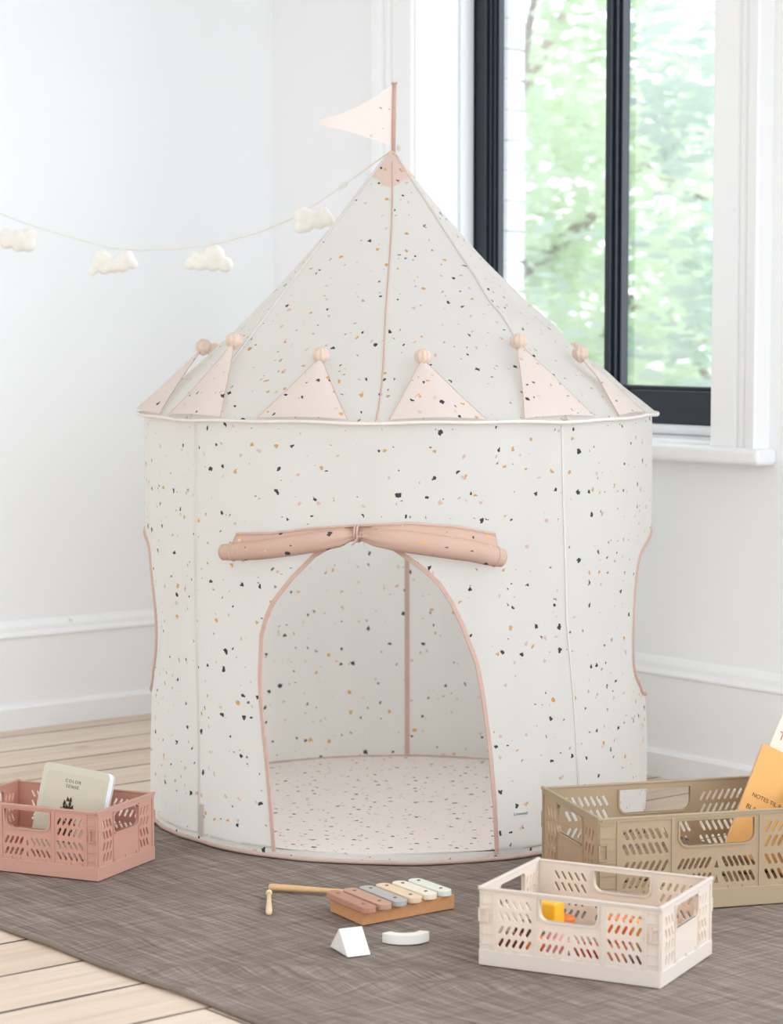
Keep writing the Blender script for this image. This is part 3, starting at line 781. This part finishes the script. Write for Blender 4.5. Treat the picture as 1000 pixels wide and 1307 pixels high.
cr_pink=crate('folding_crate','small dusty pink slotted crate standing left of the tent',(1.3766,-1.5169,RZ),rad(26),.30,.20,.125,P_pink,5,4)
cr_olive=crate('folding_crate','large khaki slotted crate standing at the right edge behind the white one',(2.2489,-.7702,RZ),rad(66.5),.43,.289,.165,P_olive,7,4)
cr_white=crate('folding_crate','small ivory white slotted crate full of toy blocks on the rug front',(2.4915,-1.2181,RZ),rad(23.5),.301,.225,.1225,P_white,5,4)

def boxframe(loc,rz,lx,ly,lz,tiltback,inplane):
    """matrix of a plate standing in a crate: local x right, z up, y away"""
    return Matrix.Translation(loc)@Matrix.Rotation(rz,4,'Z')@Matrix.Translation((lx,ly,lz))@Matrix.Rotation(-tiltback,4,'X')@Matrix.Rotation(inplane,4,'Y')
# boxed album with a pine cone on the cover, in the pink crate
def place(root,M): root.matrix_world=M
book=tag(empty('boxed_album'),'grey green album with a pine cone on its cover, standing in the pink crate','album')
place(book,boxframe((1.3766,-1.5169,RZ),rad(26),.014,.000,.0155,rad(14),rad(5)))
bw,bh=.142,.162
def rr2(w0,w1,h0,h1,r): return rrect(w0,w1,h0,h1,r,5)
M_cover=simple('grey_green_cover',srgb(200,196,178),.6,.02,80); M_pages=simple('page_block',srgb(235,238,242),.5,.03,10)
MX90=Matrix.Rotation(rad(90),4,'X')
bm=bmesh.new(); add_plate(bm,[rr2(-bw/2,bw/2,0,bh,.010)],.003,Matrix.Translation((0,-.010,0))@MX90); c1=obj('front_cover',bm,M_cover,book,bevel=.0008)
bm=bmesh.new(); add_plate(bm,[rr2(-bw/2+.010,bw/2-.004,.006,bh-.013,.006)],.0008,Matrix.Translation((0,-.0118,0))@MX90); obj('cover_inset',bm,simple('inset_cover',srgb(196,190,170),.6,.02,80),c1)
bm=bmesh.new(); add_plate(bm,[rr2(-bw/2+.001,bw/2-.001,.001,bh-.001,.010)],.016,MX90); obj('page_block',bm,M_pages,book)
bm=bmesh.new(); add_plate(bm,[rr2(-bw/2,bw/2,0,bh,.010)],.003,Matrix.Translation((0,.010,0))@MX90); obj('back_cover',bm,M_cover,book,bevel=.0008)
M_ink=simple('dark_grey_ink',srgb(92,86,76),.7)
text_obj('cover_lettering','COLOR\nSENSE',.0085,M_ink,c1,Matrix.Translation((-.002,-.0124,.132))@MX90,1.3)
# pine cone drawn on the cover: flat scales
bm=bmesh.new(); random.seed(3)
for i in range(12):
    zc=.027+i*.0068; hw=.023*(1-(i/12)**1.6); q_=1-.35*i/12
    n=5 if i<6 else (3 if i<10 else 1)
    for k in range(-n//2,n//2+1):
        x=hw*k/(n/2); 
        add=[(x-.0045*q_,zc-.004),(x+.0045*q_,zc-.004),(x+.003*q_,zc+.001),(x+.0022*k,zc+.0066*q_),(x-.003*q_,zc+.001)]
        prism(bm,add,-.0127-.00003*i,-.0124)
obj('pine_cone_print',bm,[simple('pine_cone_brown',srgb(62,40,30),.8,.4,150)],c1)

# books in the khaki crate
def leaning(name,label,cat,lx,ly,lz,back,inpl,w,h,th,m):
    r=tag(empty(name),label,cat); place(r,boxframe((2.2489,-.7702,RZ),rad(66.5),lx,ly,lz,back,inpl))
    bm=bmesh.new(); add_plate(bm,[rrect(-w/2,w/2,0,h,.002,2)],.0012,Matrix.Translation((0,-th/2,0))@MX90); fc=obj('front_cover',bm,m,r)
    bm=bmesh.new(); add_plate(bm,[rrect(-w/2+.001,w/2-.001,.001,h-.001,.002,2)],th-.001,MX90); obj('pages',bm,M_pages,r)
    bm=bmesh.new(); add_plate(bm,[rrect(-w/2,w/2,0,h,.002,2)],.0012,Matrix.Translation((0,th/2,0))@MX90); obj('back_cover',bm,m,r)
    return r,fc
ob,obf=leaning('notebook','orange tan notebook leaning in the khaki crate in front of a cream booklet','notebook',.1337,-.0048,.0409,rad(14),rad(27.5),.13,.20,.006,simple('orange_tan_card',srgb(226,168,96),.7,.03,60))
M_ink2=simple('brown_ink',srgb(96,62,24),.7)
text_obj('cover_lettering','NOTES TIL BABY',.0105,M_ink2,obf,Matrix.Translation((-.012,-.0038,.104))@MX90,1.0)
text_obj('cover_lettering','BLAA',.012,M_ink2,obf,Matrix.Translation((-.040,-.0038,.080))@MX90,1.0)
wb,wbf=leaning('booklet','cream booklet with red lettering leaning behind the orange tan notebook','booklet',.1565,.0377,.0388,rad(8),rad(27),.12,.255,.004,simple('cream_card',srgb(226,218,200),.7,.03,60))
text_obj('cover_lettering','TIL',.022,simple('red_ink',srgb(196,96,92),.7),wbf,Matrix.Translation((-.0375,-.0026,.208))@MX90,.9)
bm=bmesh.new(); add_plate(bm,[[( -.0325+.014*math.cos(2*PI*k/14),.162+.012*math.sin(2*PI*k/14)) for k in range(14)]],.0006,Matrix.Translation((0,-.0028,0))@MX90); obj('cover_patch',bm,simple('pale_blue_print',srgb(204,212,218),.7),wbf)

# toy blocks in the white crate
WT=Matrix.Translation((2.4915,-1.2181,RZ))@Matrix.Rotation(rad(23.5),4,'Z')
cols={'yellow':(240,182,40),'orange':(226,120,48),'salmon':(240,160,120),'pink':(222,150,160),'white':(236,232,228),'maroon':(120,36,40),'red':(190,50,52),'brown':(96,58,44),'amber':(238,168,60)}
MB={k:simple(k+'_toy_paint',srgb(*v),.4,.04,40) for k,v in cols.items()}
blk=[('yellow','cube','behind the handle hole of',-.080,-.005,.046,.040,0),
('maroon','cube','at the front left corner of',-.112,-.072,.0065,.036,8),
('orange','ball','low at the front left of',-.068,-.072,.0065,.040,0),
('pink','cube','at the front below the handle of',-.026,-.075,.0065,.038,-12),
('red','cylinder','at the front middle of',.018,-.074,.0065,.036,0),
('salmon','cube','front right of the middle in',.060,-.072,.0065,.038,15),
('brown','cube','at the front right corner of',.112,-.076,.0065,.034,5),
('white','ball','low in front, right half of',.088,-.040,.0065,.042,0),
('amber','cube','on top at the right in',.100,-.055,.048,.036,25),
('orange','cube','on top right of the middle in',.052,-.040,.046,.036,-20),
('white','cube','on the bottom in the middle of',-.005,-.025,.0065,.044,20),
('pink','ball','on the bottom left of the middle in',-.060,-.022,.0065,.040,0),
('brown','cylinder','on the left of',-.108,-.018,.0065,.044,0),
('red','cube','at the right end of',.118,.002,.0065,.038,0),
('salmon','ball','at the back right of',.100,.060,.0065,.044,0),
('maroon','cylinder','on the bottom at the back of',.020,.050,.0065,.042,0),
('orange','cylinder','at the back left of',-.080,.050,.0065,.042,0),
('pink','cube','on the bottom right of the middle in',.048,.012,.0065,.034,30)]
for (c,shape,where,x,y,z,s,a) in blk:
    bm=bmesh.new()
    if shape=='cube': box(bm,-s/2,s/2,-s/2,s/2,0,s); sm=False
    elif shape=='ball': bmesh.ops.create_uvsphere(bm,u_segments=28,v_segments=16,radius=s/2,matrix=Matrix.Translation((0,0,s/2))); sm=True
    else: prism_z(bm,[(s/2*math.cos(2*PI*k/28),s/2*math.sin(2*PI*k/28)) for k in range(28)],0,s); sm=False
    o=obj('toy_block' if shape!='ball' else 'toy_ball',bm,MB[c],None,smooth=sm,bevel=0 if sm else s*.09,seg=3)
    o.matrix_world=WT@Matrix.Translation((x,y,z))@Matrix.Rotation(rad(a),4,'Z')
    tag(o,f'{c} toy {shape} {where} the ivory crate','toy block' if shape!='ball' else 'ball','toys heaped in the ivory crate')

# ------------------------------------------------------------------ xylophone
XA=Vector((2.0972,-1.3763)); 
xyl=tag(empty('toy_xylophone',(XA.x,XA.y,RZ)),'wooden toy xylophone with six pastel bars on the rug','xylophone')
M_xw=wood_mat('xylophone_wood',srgb(186,128,82),srgb(212,158,110)); 
bm=bmesh.new(); H_=.024
# two rails and two end pieces (slightly tapering)
def bar4(bm,a,b,w,z0,z1):
    a=Vector(a);b=Vector(b);d=(b-a).normalized();n=Vector((-d.y,d.x))*w/2
    prism_z(bm,[tuple(a-n),tuple(b-n),tuple(b+n),tuple(a+n)],z0,z1)
A0=(-.006,.006);B0=(.000,.200);C0=(-.104,.022);D0=(-.088,.200)
bar4(bm,A0,B0,.012,0,H_); r1=obj('long_rail',bm,M_xw,xyl,bevel=.001)
bm=bmesh.new(); bar4(bm,C0,D0,.012,0,H_); obj('long_rail',bm,M_xw,xyl,bevel=.001)
bm=bmesh.new(); bar4(bm,(-.008,.012),(-.100,.028),.012,0,H_); obj('end_rail',bm,M_xw,xyl,bevel=.001)
bm=bmesh.new(); bar4(bm,(-.004,.194),(-.086,.194),.012,0,H_); obj('end_rail',bm,M_xw,xyl,bevel=.001)
bc=[('terracotta',(178,130,108)),('rose_brown',(190,148,126)),('dove_grey',(176,174,166)),('peach',(226,200,168)),('cream',(232,222,200)),('pale_sage',(222,224,212))]
for i,(nm,col) in enumerate(bc):
    ln=.140-.0062*i; w=.0268
    yc=.0175+.0335*i
    bm=bmesh.new(); pol2=[]
    for (cx,a0) in((ln/2-w/2,-90),(-ln/2+w/2,90)):
        for k in range(11):
            a=rad(a0+18*k); pol2.append((cx+w/2*math.cos(a)*.85+(.002 if a0<0 else -.002),w/2*math.sin(a)))
    prism_z(bm,pol2,0,.0105)
    tilt=rad(-4+i*.0)
    bo=obj('tone_bar',bm,simple(nm+'_paint',srgb(*col),.55,.05,70),xyl,bevel=.0016,seg=3)
    bo.location=(-.047+.001*i,yc,H_+.0003); bo.rotation_euler=(0,0,rad(-9+ i*.6)); bo['label']=nm.replace('_',' ')+' tone bar'
    for sx in(-1,1):
        bm=bmesh.new(); bmesh.ops.create_cone(bm,cap_ends=True,segments=14,radius1=.0034,radius2=.0026,depth=.0016,matrix=Matrix.Translation((sx*(ln*.31),0,.0112)))
        so=obj('screw',bm,simple('screw_metal',srgb(120,100,84),.35,.1,200) if (i==0 and sx==-1) else bpy.data.materials['screw_metal'],bo)
# mallets
M_stick=wood_mat('mallet_wood',srgb(204,160,108),srgb(226,188,140))
M_stick2=wood_mat('pale_mallet_wood',srgb(222,190,150),srgb(238,212,176))
def mallet(label,a,b,ra,rb,mat):
    a=Vector(a);b=Vector(b)
    root=tag(empty('xylophone_mallet',a),label,'mallet','xylophone mallets on the rug')
    bm=bmesh.new(); d=b-a; L=d.length
    prof=[(0,.55),(.012,.95),(.05,1),(.3,.93),(.6,.72),(1,.62)]
    tube(bm,[d*t for t,_ in prof],[ra*s for _,s in prof],14); obj('handle',bm,mat,root,smooth=True)
    bm=bmesh.new(); bmesh.ops.create_uvsphere(bm,u_segments=18,v_segments=12,radius=rb,matrix=Matrix.Translation(d)@Matrix.Diagonal((1,1,1,1))); obj('mallet_head',bm,mat,root,smooth=True)
mallet('long wooden mallet lying with its end against the xylophone',(1.8010,-1.3450,RZ+.0068),(1.945,-1.243,RZ+.0068),.0062,.0066,M_stick)
mallet('short pale wooden mallet lying left of the xylophone',(1.946,-1.4515,RZ+.006),(1.834,-1.3690,RZ+.006),.0056,.0058,M_stick2)
# white prism block
PA=Vector((2.1675,-1.4944,0));PB=Vector((2.2377,-1.513,0)); ux=(PB-PA).normalized(); uy=Vector((-ux.y,ux.x,0)); w=(PB-PA).length
M_wb=simple('white_painted_wood',srgb(232,228,220),.55,.03,60,.1)
bm=bmesh.new(); prism(bm,[(0,0),(w,0),(w*.52,.038)],0,.040)
o=obj('prism_block',bm,M_wb,None,bevel=.0012); o.matrix_world=Matrix(((ux.x,uy.x,0,PA.x),(ux.y,uy.y,0,PA.y),(0,0,1,RZ),(0,0,0,1)))
tag(o,'white triangular prism block on the rug in front of the xylophone','toy block')
# white curved block
bm=bmesh.new(); pts=[]
Ro,Ri=.0445,.027
for k in range(17): a=rad(-150+120*k/16); pts.append((Ro*math.cos(a),Ro*math.sin(a)))
for k in range(17): a=rad(-30-120*k/16); pts.append((Ri*math.cos(a),Ri*math.sin(a)))
prism_z(bm,pts,0,.016)
o=obj('arch_block',bm,M_wb,None,bevel=.0012); o.location=(2.235-.033,-1.396+.027,RZ); o.rotation_euler=(0,0,rad(58))
tag(o,'white curved arch block lying on the rug right of the prism block','toy block')

# ------------------------------------------------------------------ trees outside the window
def tree(label,loc,rx,ry,rz_,n,mat,seed,ls=.1):
    rnd=random.Random(seed)
    root=tag(empty('garden_tree',loc),label,'tree','trees outside the window')
    bm=bmesh.new(); h=loc[2]
    tube(bm,[Vector((0,0,-1.5)),Vector((.05,.03,-.2)),Vector((-.05,.0,1.2)),Vector((0,.1,2.4))],[.13,.11,.08,.05],10)
    for k in range(9):
        a=k*2.4; z0=.2+k*.24; e=Vector((math.cos(a)*rx*.75,math.sin(a)*ry*.75,z0+.7))
        tube(bm,[Vector((0,0,z0)),e*.5+Vector((0,0,z0*.5-.05)),e],[.045,.03,.012],6)
    obj('trunk',bm,M_bark,root,smooth=True)
    bm=bmesh.new()
    clus=[]
    for k in range(46):
        while True:
            v=Vector((rnd.uniform(-1,1),rnd.uniform(-1,1),rnd.uniform(-1,1)))
            if v.length<1: break
        clus.append((Vector((v.x*rx,v.y*ry,1.3+v.z*rz_)),rnd.uniform(.25,.55)))
    for i in range(n):
        c,r=clus[rnd.randrange(len(clus))]
        v=Vector((rnd.gauss(0,1),rnd.gauss(0,1),rnd.gauss(0,.8))).normalized()*r*rnd.uniform(.4,1)**.5
        p=c+v; s=ls*rnd.uniform(.6,1.3)
        q=Matrix.Rotation(rnd.uniform(0,6.28),3,'Z')@Matrix.Rotation(rnd.gauss(0,1.5),3,'X')
        a=q@Vector((s,0,0));b=q@Vector((0,s*.36,0));dn=Vector((0,0,-s*.15))
        vs=[bm.verts.new(p-a),bm.verts.new(p-a*.3+b),bm.verts.new(p+a*.4+b*.85+dn*.3),bm.verts.new(p+a+dn),bm.verts.new(p+a*.4-b*.85+dn*.3),bm.verts.new(p-a*.3-b)]
        bm.faces.new(vs)
    lo=obj('foliage',bm,mat,root); tag(lo,kind='stuff')
M_bark=simple('bark',srgb(150,136,120),.9,.2,30)
L1=leaf_mat('leaf_yellow_green',srgb(244,249,228),srgb(210,234,202)); L2=leaf_mat('leaf_grey_green',srgb(232,243,232),srgb(196,220,206))
tree('light yellow green leafy tree seen through the left pane',(-2.5,3.0,.2),1.1,1.0,1.45,11000,L1,1,.045)
tree('grey green leafy tree seen through the right pane',(-.55,3.1,.0),1.0,.9,1.3,9000,L2,2,.045)
tree('pale green tree crown lower down, farther beyond the others',(-3.6,6.0,-.4),2.6,1.3,1.9,12000,L1,3,.07)

# ------------------------------------------------------------------ light: bright overcast daylight from the sky
w=bpy.data.worlds.new('sky'); SC.world=w; w.use_nodes=True; nt=w.node_tree; nt.nodes.clear()
t=NT.__new__(NT); t.t=nt
tc=nt.nodes.new('ShaderNodeTexCoord').outputs['Generated']
sep=t.n('SeparateXYZ'); t.set(sep.inputs[0],tc)
def lobe(d,p):
    dt=t.n('VectorMath',operation='DOT_PRODUCT'); t.set(dt.inputs[0],tc); dt.inputs[1].default_value=Vector(d).normalized(); return t.math('POWER',t.math('MAXIMUM',dt.outputs['Value'],0.0),p)
def scaled(f,col,k):
    return t.mix(f,(0,0,0,1),tuple(c*k for c in col[:3])+(1,))
base=(.88,.97,1.06); cool=(.86,.96,1.08)
c=t.mix(1,scaled(1.0,base,.66),scaled(lobe((1,.15,.10),2.5),cool,2.5),'ADD')
c=t.mix(1,c,scaled(lobe((0,1,.25),1.3),(.92,.98,1.05),5.0),'ADD')
c=t.mix(1,c,scaled(lobe((.1,-.4,1),1.5),(.97,.99,1.01),.5),'ADD')
c=t.mix(1,c,scaled(lobe((.25,-1,.1),1.3),(1,.91,.83),.60),'ADD')
gnd=t.n('MapRange',i_1=-.12,i_2=.0,i_3=.42,i_4=1.0,i_0=sep.outputs[2]).outputs[0]
c=t.mix(1,c,t.n('CombineColor',i_0=gnd,i_1=gnd,i_2=gnd).outputs[0],'MULTIPLY')
bg=nt.nodes.new('ShaderNodeBackground'); t.set(bg.inputs[0],c); bg.inputs[1].default_value=1.0
wo=nt.nodes.new('ShaderNodeOutputWorld'); nt.links.new(bg.outputs[0],wo.inputs[0])

# ------------------------------------------------------------------ camera
cam=bpy.data.cameras.new('camera'); co_=bpy.data.objects.new('camera',cam); COL.objects.link(co_)
cam.sensor_fit='HORIZONTAL'; cam.sensor_width=36; cam.lens=3080/1000*36
p=math.atan(243.5/3080)
F=Fh*math.cos(p)-Vector((0,0,math.sin(p))); U=Fh*math.sin(p)+Vector((0,0,math.cos(p)))
co_.matrix_world=Matrix(((Rw.x,U.x,-F.x,5.1596),(Rw.y,U.y,-F.y,-3.8073),(0,U.z,-F.z,1.0),(0,0,0,1)))
cam.dof.use_dof=True; cam.dof.focus_distance=4.35; cam.dof.aperture_fstop=6.7
cam.clip_start=.05; cam.clip_end=100
SC.camera=co_
